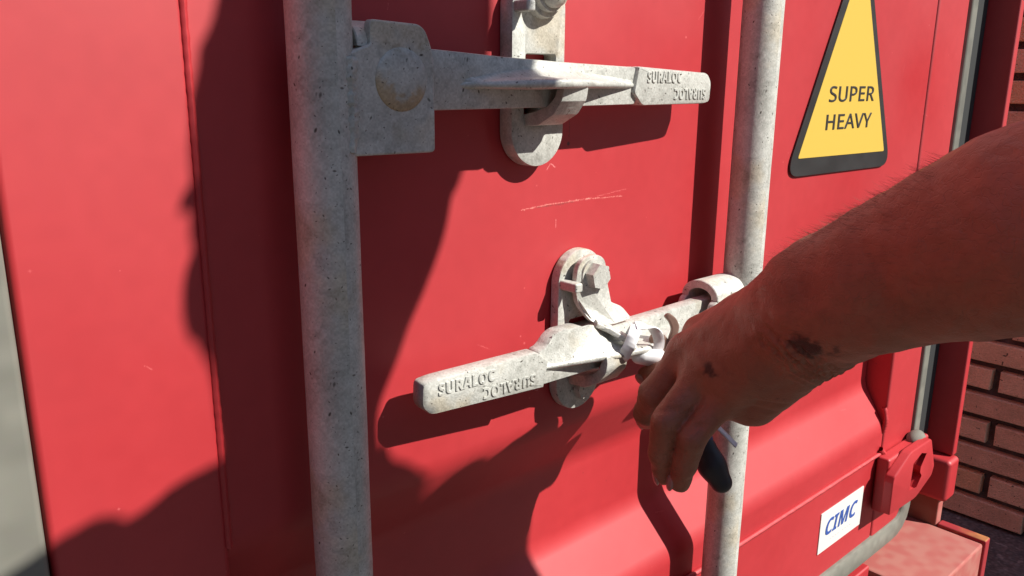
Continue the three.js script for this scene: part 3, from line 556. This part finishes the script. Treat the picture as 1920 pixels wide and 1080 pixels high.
// ---------------------------------------------------------------- the worker
const J = {
  W: [0.2360, -0.1305, 0.2087], W2: [0.2348, -0.1130, 0.2385], F1: [0.2391, -0.1025, 0.2536], F2: [0.2404, -0.0887, 0.2797], F3: [0.2438, -0.0746, 0.3075], E: [0.2545, 0.0021, 0.4432],
  I0: [0.2645, -0.1827, 0.1047], I1: [0.2650, -0.2155, 0.0794], I2: [0.2687, -0.2274, 0.0618], I3: [0.2736, -0.2319, 0.0485],
  M0: [0.2381, -0.1893, 0.1110], M1: [0.2235, -0.2214, 0.0940], M2: [0.2325, -0.2420, 0.0812], M3: [0.2462, -0.2547, 0.0714],
  R0: [0.2288, -0.1995, 0.1298], R1: [0.2041, -0.2296, 0.1205], R2: [0.2099, -0.2568, 0.1146], R3: [0.2176, -0.2761, 0.1118],
  L0: [0.2308, -0.2083, 0.1494], L1: [0.2090, -0.2366, 0.1393], L2: [0.2114, -0.2595, 0.1330], L3: [0.2141, -0.2748, 0.1275],
  HY0: [0.2408, -0.1600, 0.2040], HY1: [0.2488, -0.2147, 0.1606], T0: [0.2680, -0.1581, 0.1660], T1: [0.2975, -0.1958, 0.1171], T2: [0.3115, -0.2260, 0.0810], T3: [0.3061, -0.2361, 0.0648],
};
const skinBase = col(0.32, 0.122, 0.066);
function skinColors(g, spots) {
  const p = g.attributes.position, c = new Float32Array(p.count * 3);
  for (let i = 0; i < p.count; i++) {
    const x = p.getX(i), y = p.getY(i), z = p.getZ(i);
    const m = n3(x * 60, y * 60, z * 60) - 0.5, f = n3(x * 240, y * 240, z * 240) - 0.5, k = n3(x * 700, y * 700, z * 700) - 0.5;
    let v = 1 + m * 0.22 + f * 0.14 + k * 0.12, rd = 1 + (n3(x * 45 + 9, y * 45, z * 45) - 0.5) * 0.16, dk = 0;
    for (const [sx, sy, sz, r, ex] of spots) { const q = Math.hypot(x - sx, (y - sy) * ex, z - sz) / r + (f * 0.9 + k * 0.7); dk = Math.max(dk, (1 - sst(0.45, 1.0, q)) * 0.72); }
    v *= 1 - dk; c[i * 3] = v * rd; c[i * 3 + 1] = v; c[i * 3 + 2] = v * (1 + dk * 0.2);
  }
  g.setAttribute('color', new THREE.BufferAttribute(c, 3)); return g;
}
{
  const t = thing('person', 'bare left forearm and hand of a worker gripping pliers at the lower handle', 'person');
  const skinH = tex(512, (u, v) => { const a = fbm(u, v, 40, 141, 3), b = Math.abs(fbm(u, v, 14, 147, 3) - 0.5) * 2, e = 0.25 + a * 0.4 + sst(0, 0.12, b) * 0.35; return [e, e, e]; });
  const skin = new THREE.MeshPhysicalMaterial({ color: skinBase, vertexColors: true, roughness: 0.52, bumpMap: skinH, bumpScale: 0.0005, sheen: 0.15, sheenRoughness: 0.5, sheenColor: col(0.8, 0.5, 0.4) });
  const ch = (ns, rs, k) => { const f = []; for (let i = 0; i + 1 < ns.length; i++) f.push(cap(J[ns[i]], J[ns[i + 1]], rs[i], rs[i + 1])); return blend(f, k); };
  const forearm = ch(['W', 'W2', 'F1', 'F2', 'F3', 'E'], [0.0345, 0.0375, 0.0405, 0.0455, 0.0515, 0.047], 0.012);
  const palm = blend([cap(J.W, J.I0, 0.031, 0.0150), cap(J.W, J.M0, 0.030, 0.0150), cap(J.W, J.R0, 0.030, 0.0148), cap(J.W, J.L0, 0.028, 0.0138), cap(J.HY0, J.HY1, 0.021, 0.0165), cap(J.T0, J.T1, 0.018, 0.013)], 0.010);
  const fingers = [
    ch(['I0', 'I1', 'I2', 'I3'], [0.0118, 0.0102, 0.0092, 0.0080], 0.003), ch(['M0', 'M1', 'M2', 'M3'], [0.0120, 0.0106, 0.0096, 0.0084], 0.003),
    ch(['R0', 'R1', 'R2', 'R3'], [0.0118, 0.0104, 0.0094, 0.0082], 0.003), ch(['L0', 'L1', 'L2', 'L3'], [0.0108, 0.0098, 0.0088, 0.0076], 0.003),
    ch(['T1', 'T2', 'T3'], [0.013, 0.0115, 0.0092], 0.003)];
  const upperArm = cap([0.125, 0.222, 0.57], J.E, 0.054, 0.045);
  const pad = blend([cap([0.2365, -0.2165, 0.1540], [0.2440, -0.2200, 0.1590], 0.0100, 0.0105)], 0.001);
  const wristDir = V(J.W).sub(V(J.M0)).normalize();
  const GR = [[[0.2119, -0.1411, 0.1904], [0.2077, -0.1473, 0.2035], [0.2100, -0.1524, 0.2147], [0.2167, -0.1538, 0.2214]], [[0.2121, -0.1365, 0.1964], [0.2082, -0.1417, 0.2095], [0.2100, -0.1453, 0.2197]], [[0.2119, -0.1503, 0.1862], [0.2102, -0.1571, 0.1988], [0.2132, -0.1607, 0.2087]], [[0.2333, -0.2051, 0.1624], [0.2360, -0.2086, 0.1720], [0.2393, -0.2104, 0.1800]], [[0.2331, -0.1975, 0.1700], [0.2352, -0.2022, 0.1809], [0.2388, -0.2027, 0.1873]], [[0.1982, -0.2213, 0.1168], [0.1959, -0.2143, 0.1271], [0.2000, -0.2157, 0.1312]], [[0.1982, -0.2246, 0.1401], [0.1991, -0.2207, 0.1469], [0.2040, -0.2223, 0.1520]]];
  let grooves = null;
  const arm = (x, y, z) => {
    let d = smin(forearm(x, y, z), palm(x, y, z), 0.022); if (z > 0.36) d = smin(d, upperArm(x, y, z), 0.02);
    let f = fingers[0](x, y, z); for (let i = 1; i < 5; i++) f = smin(f, fingers[i](x, y, z), 0.0014);
    d = smin(d, f, 0.006);
    d = smin(d, pad(x, y, z), 0.0016);
    // skin folds: wrist creases and knuckle wrinkles
    const s = (x - J.W[0]) * wristDir.x + (y - J.W[1]) * wristDir.y + (z - J.W[2]) * wristDir.z;
    const wr = Math.exp(-Math.pow((s + 0.016) / 0.014, 2)) * sst(-0.135, -0.16, y);
    d += wr * 0.0015 * Math.sin(s * 1150 + n3(x * 120, y * 120, z * 120) * 5);
    if (grooves && d < 0.01 && d > -0.01) { let m = 1; for (const g of grooves) { const q = g(x, y, z); if (q < m) m = q; } if (m < 0.006) d += 0.0017 * Math.exp(-(m / 0.0016) * (m / 0.0016)); }
    d += (n3(x * 150, y * 150, z * 150) - 0.5) * 0.0011 + (n3(x * 60 + 4, y * 60, z * 60) - 0.5) * 0.0018;
    return d;
  };
  grooves = GR.flatMap((l) => {
    const c = new THREE.CatmullRomCurve3(l.map(V)).getPoints(8).map((p) => { for (let k = 0; k < 6; k++) { const e = 0.0008, d = arm(p.x, p.y, p.z), n = new THREE.Vector3(arm(p.x + e, p.y, p.z) - d, arm(p.x, p.y + e, p.z) - d, arm(p.x, p.y, p.z + e) - d).normalize(); p.addScaledVector(n, -d * 0.8); } return p.toArray(); });
    return c.slice(1).map((p, i) => cap(c[i], p, 0, 0));
  });
  const ga = nets(arm, [0.16, -0.31, 0.028], [0.36, 0.09, 0.426], 0.0018);
  // rest of the body, outside the frame
  const SL = [0.125, 0.222, 0.57], SR = [0.470, 0.160, 0.57], NK = [0.279, 0.280, 0.575], HC = [0.322, 0.50, 0.55], ER = [0.525, -0.06, 0.645], WR = [0.45, -0.25, 0.52];
  const torso = blend([cap(SL, NK, 0.050, 0.046), cap([0.281, 0.246, 0.575], SR, 0.040, 0.044), cap([0.20, 0.12, 0.62], [0.40, 0.09, 0.62], 0.085, 0.085), cap([0.24, 0.0, 0.645], [0.37, -0.01, 0.645], 0.10, 0.10), cap([0.25, -0.20, 0.69], [0.38, -0.20, 0.69], 0.10, 0.10), cap([0.25, -0.33, 0.71], [0.38, -0.33, 0.71], 0.105, 0.105)], 0.06);
  const armsUp = blend([upperArm, cap(SR, ER, 0.052, 0.043)], 0.03);
  const hand2 = []; for (let k = 0; k < 5; k++) { const bxx = 0.425 + k * 0.014, len = [0.045, 0.07, 0.075, 0.07, 0.055][k]; hand2.push(cap([bxx, -0.33 + (k === 0 ? 0.04 : 0), 0.475], [bxx - (k === 0 ? 0.03 : 0.006), -0.33 - len + (k === 0 ? 0.03 : 0), 0.452], 0.0098, 0.0078)); }
  const lowArm = blend([cap(ER, WR, 0.043, 0.030), cap(WR, [0.452, -0.31, 0.485], 0.030, 0.034), ...hand2], 0.012);
  const leg = (s) => blend([cap([0.315 + s * 0.09, -0.38, 0.71], [0.315 + s * 0.11, -0.78, 0.72], 0.088, 0.062), cap([0.315 + s * 0.11, -0.78, 0.72], [0.315 + s * 0.115, -1.13, 0.78], 0.062, 0.042), cap([0.315 + s * 0.115, -1.165, 0.80], [0.315 + s * 0.125, -1.185, 0.62], 0.038, 0.028)], 0.03);
  const legs = [leg(-1), leg(1)];
  const neck = cap([0.279, 0.28, 0.56], [0.300, 0.40, 0.55], 0.045, 0.058);
  // head bent down towards the work
  const head = blend([cap([0.303, 0.39, 0.550], [0.316, 0.440, 0.550], 0.058, 0.074), cap([0.316, 0.440, 0.550], [0.333, 0.535, 0.555], 0.074, 0.082), ell([0.300, 0.430, 0.505], [0.056, 0.060, 0.060]), cap([0.296, 0.437, 0.448], [0.290, 0.418, 0.437], 0.010, 0.013), ell([0.2265, 0.420, 0.552], [0.010, 0.026, 0.016]), cap([0.284, 0.395, 0.452], [0.312, 0.395, 0.452], 0.008, 0.008)], 0.012);
  const body = (x, y, z) => { let d = smin(torso(x, y, z), armsUp(x, y, z), 0.03); d = smin(d, forearm(x, y, z), 0.02); d = smin(d, lowArm(x, y, z), 0.02); d = smin(d, neck(x, y, z), 0.03); d = smin(d, smin(legs[0](x, y, z), legs[1](x, y, z), 0.02), 0.03); return smin(d, head(x, y, z), 0.03); };
  const gb = nets((x, y, z) => Math.max(body(x, y, z), 0.4135 - z - (x > 0.36 ? 9 : 0)), [0.03, -1.225, 0.405], [0.66, 0.42, 0.90], 0.0095);
  const gh = nets(body, [0.20, 0.405, 0.40], [0.45, 0.64, 0.69], 0.005);
  const spots = [[0.2020, -0.1507, 0.2150, 0.014, 1.6], [0.2144, -0.1480, 0.2255, 0.012, 1.8], [0.2105, -0.1850, 0.1469, 0.0062, 0.8], [0.2133, -0.1785, 0.2062, 0.0085, 1.2], [0.236, -0.199, 0.186, 0.006, 1]];
  const cl = [ga, gb, gh].map((g) => { const q = uvm(g, 0.05); skinColors(q, spots); return q; });
  part('body', mergeGeometries(cl, false), skin, t);
  // nails
  const nailM = new THREE.MeshPhysicalMaterial({ color: col(0.38, 0.21, 0.17), roughness: 0.35 });
  const nail = (a, b, nrm, w) => { const d = V(b).sub(V(a)).normalize(), n = V(nrm); n.addScaledVector(d, -n.dot(d)).normalize(); const s = d.clone().cross(n), m = new THREE.Matrix4().makeBasis(s, d, n); const g = new THREE.SphereGeometry(1, 18, 12).scale(w, 0.0068, 0.0022).applyMatrix4(m); const c = V(b).addScaledVector(d, 0.0015).addScaledVector(n, 0.0066); part('fingernail', g.translate(c.x, c.y, c.z), nailM, t); };
  nail(J.R2, J.R3, [-0.85, 0.1, -0.55], 0.0056); nail(J.L2, J.L3, [-0.85, 0.1, -0.55], 0.0050); nail(J.M2, J.M3, [-0.9, -0.3, -0.4], 0.0056); nail(J.I2, J.I3, [-0.7, -0.5, -0.4], 0.0056);
  // clothing and hair
  const cloth = (x, y, z) => (n3(x * 16, y * 9, z * 16) - 0.5) * 0.016 + (n3(x * 42, y * 30, z * 42) - 0.5) * 0.015;
  const sleeve = blend([cap(SL, [0.185, 0.125, 0.513], 0.058, 0.064), cap(SR, [0.492, 0.06, 0.605], 0.056, 0.060)], 0.03);
  const shirt = (x, y, z) => Math.max(smin(torso(x, y, z), sleeve(x, y, z), 0.03) - 0.006 + cloth(x, y, z), -0.36 - y, -(neck(x, y, z) - 0.010));
  const fab = new THREE.MeshPhysicalMaterial({ color: col(0.05, 0.06, 0.09), roughness: 0.9, sheen: 0.3, sheenRoughness: 0.6 }), fab2 = new THREE.MeshPhysicalMaterial({ color: col(0.07, 0.075, 0.085), roughness: 0.9 });
  part('t_shirt', nets(shirt, [0.02, -0.38, 0.42], [0.60, 0.40, 0.86], 0.008), fab, t);
  const pants = (x, y, z) => Math.max(smin(smin(legs[0](x, y, z), legs[1](x, y, z), 0.02), smin(torso(x, y, z), 9, 0.01), 0.02) - 0.012 + cloth(x, y, z) * 0.6, y + 0.33, -1.14 - y);
  part('trousers', nets(pants, [0.06, -1.16, 0.56], [0.58, -0.30, 0.88], 0.009), fab2, t);
  const shoes = (s) => blend([cap([0.315 + s * 0.115, -1.175, 0.81], [0.315 + s * 0.127, -1.180, 0.60], 0.045, 0.040)], 0.01);
  for (const s of [-1, 1]) part('shoe', nets((x, y, z) => Math.max(shoes(s)(x, y, z), -1.22 - y), [0.14, -1.222, 0.53], [0.52, -1.11, 0.88], 0.008), gripBlack, t);
  part('hair', nets((x, y, z) => Math.max(head(x, y, z) - (y > 0.47 ? 0.012 : 0.005) + (n3(x * 90, y * 90, z * 90) - 0.5) * 0.006, -(ell([0.296, 0.43, 0.44], [0.085, 0.085, 0.075])(x, y, z)), 0.47 - y - Math.max(0, z - 0.55) * 1.2), [0.20, 0.36, 0.42], [0.45, 0.66, 0.70], 0.0055), new THREE.MeshStandardMaterial({ color: col(0.03, 0.02, 0.014), roughness: 0.7 }), t);
  // fine hair on the forearm
  {
    const hg = new THREE.ConeGeometry(0.00007, 1, 3, 3).translate(0, 0.5, 0), hp = hg.attributes.position;
    for (let i = 0; i < hp.count; i++) { const y = hp.getY(i); hp.setX(i, hp.getX(i) + y * y * 0.0018); }
    hg.computeVertexNormals();
    const N = 1300, im = new THREE.InstancedMesh(hg, new THREE.MeshStandardMaterial({ color: col(0.16, 0.08, 0.045), roughness: 0.6 }), N);
    const keys = ['M0', 'W', 'W2', 'F1', 'F2', 'F3', 'E'], m = new THREE.Matrix4(); let c = 0, tries = 0;
    const cv = new THREE.CatmullRomCurve3(keys.map((k) => V(J[k])));
    while (c < N && tries++ < 20000) {
      const u = 0.12 + 0.60 * rnd(), p = cv.getPoint(u), tg = cv.getTangent(u), e1 = new THREE.Vector3(0, 1, 0).addScaledVector(tg, -tg.y).normalize(), e2 = tg.clone().cross(e1), a = (rnd() + rnd() - 1) * 1.9;
      const dir = e1.clone().multiplyScalar(Math.cos(a)).addScaledVector(e2, Math.sin(a));
      let r = 0.02; for (let k = 0; k < 14; k++) { const q = p.clone().addScaledVector(dir, r); r -= arm(q.x, q.y, q.z) * 0.9; }
      if (r < 0.012 || r > 0.07) continue;
      const b = p.clone().addScaledVector(dir, r - 0.0006), L = 0.004 + rnd() * 0.008;
      const up = dir.clone().multiplyScalar(0.55 + rnd() * 0.3).addScaledVector(tg, -0.55 - rnd() * 0.35).addScaledVector(e2, (rnd() - 0.5) * 0.7).normalize();
      const q = new THREE.Quaternion().setFromUnitVectors(new THREE.Vector3(0, 1, 0), up).multiply(new THREE.Quaternion().setFromAxisAngle(new THREE.Vector3(0, 1, 0), rnd() * 6.28));
      m.compose(b, q, new THREE.Vector3(1, L, 1)); m.elements[0] *= 1; im.setMatrixAt(c++, m);
    }
    im.count = c; im.name = 'arm_hair'; im.userData = { kind: 'stuff' }; im.castShadow = true; t.add(im);
  }
}

// ---------------------------------------------------------------- the person filming, behind the lens and left of it
{
  const t = thing('person', 'person in dark clothes standing behind the viewpoint, holding a camera', 'person');
  const q = (...l) => blend(l, 0.05);
  const torso = q(cap([-0.70, 0.08, 0.86], [-0.42, 0.08, 1.02], 0.075, 0.075), cap([-0.64, -0.10, 0.92], [-0.50, -0.10, 1.0], 0.13, 0.13), cap([-0.63, -0.36, 0.95], [-0.52, -0.36, 1.01], 0.13, 0.13));
  const legs = q(cap([-0.66, -0.40, 0.93], [-0.68, -0.80, 0.93], 0.09, 0.065), cap([-0.68, -0.80, 0.93], [-0.68, -1.16, 0.97], 0.065, 0.045), cap([-0.49, -0.40, 1.02], [-0.47, -0.80, 1.04], 0.09, 0.065), cap([-0.47, -0.80, 1.04], [-0.47, -1.16, 1.08], 0.065, 0.045));
  const feet = q(cap([-0.68, -1.18, 0.98], [-0.64, -1.185, 0.82], 0.038, 0.032), cap([-0.47, -1.18, 1.09], [-0.42, -1.185, 0.94], 0.038, 0.032));
  const arms = q(cap([-0.72, 0.06, 0.85], [-0.66, -0.16, 0.70], 0.05, 0.042), cap([-0.66, -0.16, 0.70], [-0.36, -0.06, 0.56], 0.042, 0.032), cap([-0.40, 0.06, 1.03], [-0.30, -0.15, 0.86], 0.05, 0.042), cap([-0.30, -0.15, 0.86], [-0.27, -0.07, 0.62], 0.042, 0.032));
  const hands = []; for (let k = 0; k < 4; k++) { hands.push(cap([-0.345, -0.045 + k * 0.017, 0.545], [-0.315, -0.045 + k * 0.017, 0.515], 0.010, 0.008), cap([-0.265, -0.055 + k * 0.017, 0.60], [-0.240, -0.055 + k * 0.017, 0.560], 0.010, 0.008)); }
  hands.push(cap([-0.35, -0.06, 0.55], [-0.31, -0.075, 0.54], 0.011, 0.009), cap([-0.27, -0.07, 0.61], [-0.285, -0.085, 0.57], 0.011, 0.009));
  const head = q(ell([-0.53, 0.345, 0.86], [0.078, 0.105, 0.095]), cap([-0.555, 0.10, 0.93], [-0.535, 0.27, 0.88], 0.055, 0.052), cap([-0.485, 0.32, 0.785], [-0.478, 0.305, 0.775], 0.010, 0.013), ell([-0.607, 0.335, 0.845], [0.012, 0.03, 0.018]), ell([-0.455, 0.335, 0.895], [0.012, 0.03, 0.018]));
  const hnd = blend(hands, 0.006);
  const body = (x, y, z) => Math.min(smin(smin(smin(torso(x, y, z), legs(x, y, z), 0.05), smin(arms(x, y, z), feet(x, y, z), 0.03), 0.04), head(x, y, z), 0.03), smin(hnd(x, y, z), arms(x, y, z), 0.012));
  const skin2 = new THREE.MeshPhysicalMaterial({ color: skinBase, roughness: 0.55 }), dk = new THREE.MeshPhysicalMaterial({ color: col(0.035, 0.037, 0.045), roughness: 0.9 });
  part('body', nets(body, [-0.85, -1.225, 0.48], [-0.20, 0.48, 1.25], 0.0095), skin2, t);
  const wr = (x, y, z) => (n3(x * 18, y * 11, z * 18) - 0.5) * 0.014;
  part('jacket', nets((x, y, z) => Math.max(smin(torso(x, y, z), arms(x, y, z), 0.03) - 0.014 + wr(x, y, z), -0.45 - y, 0.60 - z), [-0.86, -0.46, 0.58], [-0.22, 0.22, 1.22], 0.010), dk, t);
  part('trousers', nets((x, y, z) => Math.max(smin(legs(x, y, z), torso(x, y, z), 0.03) - 0.012 + wr(x, y, z) * 0.5, y + 0.38, -1.15 - y), [-0.84, -1.17, 0.78], [-0.32, -0.36, 1.22], 0.010), dk, t);
  part('shoe', nets((x, y, z) => Math.max(feet(x, y, z) - 0.008, -1.22 - y), [-0.76, -1.222, 0.74], [-0.35, -1.12, 1.16], 0.009), gripBlack, t);
  part('hair', nets((x, y, z) => Math.max(head(x, y, z) - 0.008 + (n3(x * 90, y * 90, z * 90) - 0.5) * 0.006, 0.36 - y - Math.max(0, z - 0.86) * 1.5), [-0.64, 0.24, 0.74], [-0.42, 0.48, 0.99], 0.007), new THREE.MeshStandardMaterial({ color: col(0.03, 0.02, 0.014), roughness: 0.7 }), t);
}
{
  const t = thing('video_camera', 'small black camera held up behind the viewpoint', 'camera');
  const M = (g) => uvm(g.rotateY(-0.74).translate(-0.279, 0, 0.505), 0.1);
  part('camera_body', M(bx(-0.055, 0.055, -0.035, 0.035, -0.02, 0.02, 0.006)), gripBlack, t);
  part('lens_barrel', M(new THREE.CylinderGeometry(0.024, 0.026, 0.03, 28).rotateX(Math.PI / 2).translate(0, 0, -0.035)), gripBlack, t);
}

// ---------------------------------------------------------------- neighbouring container that closes the yard on the left, outside the frame
{
  const t = thing('neighbouring_container', 'dark brown container standing across the yard, left of the door', 'container');
  const dark = new THREE.MeshPhysicalMaterial({ map: tex(256, (u, v) => { const e = 52 + (fbm(u, v, 8, 191, 4) - 0.5) * 24; return S255(e * 1.15, e * 0.95, e * 0.85); }, true), roughness: 0.7 });
  const pts = []; for (let k = 0; k <= 42; k++) { const z = 0.12 + k * 0.147; for (const [dz, dx] of [[0, 0], [0.05, 0], [0.075, -0.035], [0.12, -0.035]]) if (z + dz < 6.2) pts.push([-2.75 + dx, z + dz]); }
  const shape = new THREE.Shape([...pts, ...pts.map(([x, z]) => [x - 0.002, z]).reverse()].map(([x, z]) => new THREE.Vector2(x, -z)));
  part('side_wall', uvm(new THREE.ExtrudeGeometry(shape, { depth: 2.35, bevelEnabled: false }).rotateX(-Math.PI / 2).translate(0, GY + 0.15, 0), 0.8), dark, t);
  part('roof', uvm(clean([bx(-5.18, -2.74, GY + 2.50, GY + 2.58, 0.1, 6.2, 0.01)]), 0.8), dark, t);
  part('bottom_rail', uvm(clean([bx(-5.18, -2.74, GY, GY + 0.15, 0.1, 6.2, 0.01)]), 0.8), dark, t);
  part('end_wall', uvm(clean([bx(-5.14, -2.80, GY + 0.15, GY + 2.5, 0.10, 0.14, 0.005)]), 0.8), dark, t);
  part('end_wall', uvm(clean([bx(-5.14, -2.80, GY + 0.15, GY + 2.5, 6.16, 6.20, 0.005)]), 0.8), dark, t);
  for (const [x, z] of [[-2.80, 0.10], [-2.80, 6.12]]) part('corner_post', uvm(clean([bx(x, x + 0.06, GY + 0.15, GY + 2.5, z, z + 0.08, 0.005)]), 0.8), dark, t);
}

// ---------------------------------------------------------------- brick wall beyond the corner post
{
  const t = thing('brick_wall', 'orange brick wall with dark mortar joints beyond the corner post', 'wall');
  const X = 2.2, ch = 0.077, bl = 0.246, jt = 0.018, pitch = bl + jt;
  const mortar = new THREE.MeshStandardMaterial({ map: tex(256, (u, v) => { const e = 92 + (fbm(u, v, 12, 151, 4) - 0.5) * 40; return S255(e, e * 0.94, e * 0.88); }, true), roughness: 0.95, bumpMap: asphH, bumpScale: 0.004 });
  part('mortar_core', uvm(clean([bx(X + 0.008, X + 0.24, GY, 0.52, -3, 1.7, 0.002)]), 0.3), mortar, t);
  const variants = [[230, 194, 156], [236, 198, 158], [220, 182, 146], [230, 188, 142]].map((b, k) => new THREE.MeshStandardMaterial({ map: tex(256, (u, v) => { const a = fbm(u, v, 6, 161 + k * 7, 4) - 0.5, g = tn(u, v, 90, 163 + k) - 0.5, sp = tn(u, v, 26, 171 + k * 3) > 0.93 ? 0.45 : 1; return S255((b[0] + a * 40 + g * 22) * sp, (b[1] + a * 34 + g * 18) * sp, (b[2] + a * 30 + g * 16) * sp); }, true), roughness: 0.92, bumpMap: asphH, bumpScale: 0.003 }));
  const geos = [0, 1, 2, 3].map((k) => { const g = ext(shp([[-bl / 2 + rnd() * 0.003, -0.0292], [bl / 2 - rnd() * 0.003, -0.0292 + rnd() * 0.002], [bl / 2 - rnd() * 0.002, 0.0292 - rnd() * 0.002], [-bl / 2 + rnd() * 0.002, 0.0292]]), 0, 0.03, 0.003).rotateY(-Math.PI / 2); return uvm(g.translate(0.012, 0, 0), 0.22); });
  const rest = [];
  for (let r = 0; GY + r * ch < 0.44; r++) for (let k = 0; k < 18; k++) {
    const y = GY + 0.0292 + 0.010 + r * ch, z = -3 + bl / 2 + k * pitch + (r % 2 ? pitch / 2 : 0) + ((r * 7919) % 5 - 2) * 0.004; if (z > 1.6) continue;
    const v = Math.floor(rnd() * 4), near = z > -0.9 && z < 0.5 && y < 0.75, ox = (rnd() - 0.5) * 0.004;
    if (near) { const o = part('brick', geos[v], variants[v], t); o.position.set(X + ox, y, z); o.rotation.z = 0; }
    else rest.push([v, X + ox, y, z]);
  }
  const im = new THREE.InstancedMesh(geos[0], variants[1], rest.length), m = new THREE.Matrix4();
  rest.forEach(([v, x, y, z], i) => { m.makeTranslation(x, y, z); im.setMatrixAt(i, m); });
  im.name = 'bricks'; im.userData = { kind: 'stuff' }; im.castShadow = im.receiveShadow = true; t.add(im);
}

renderer.render(scene, camera);
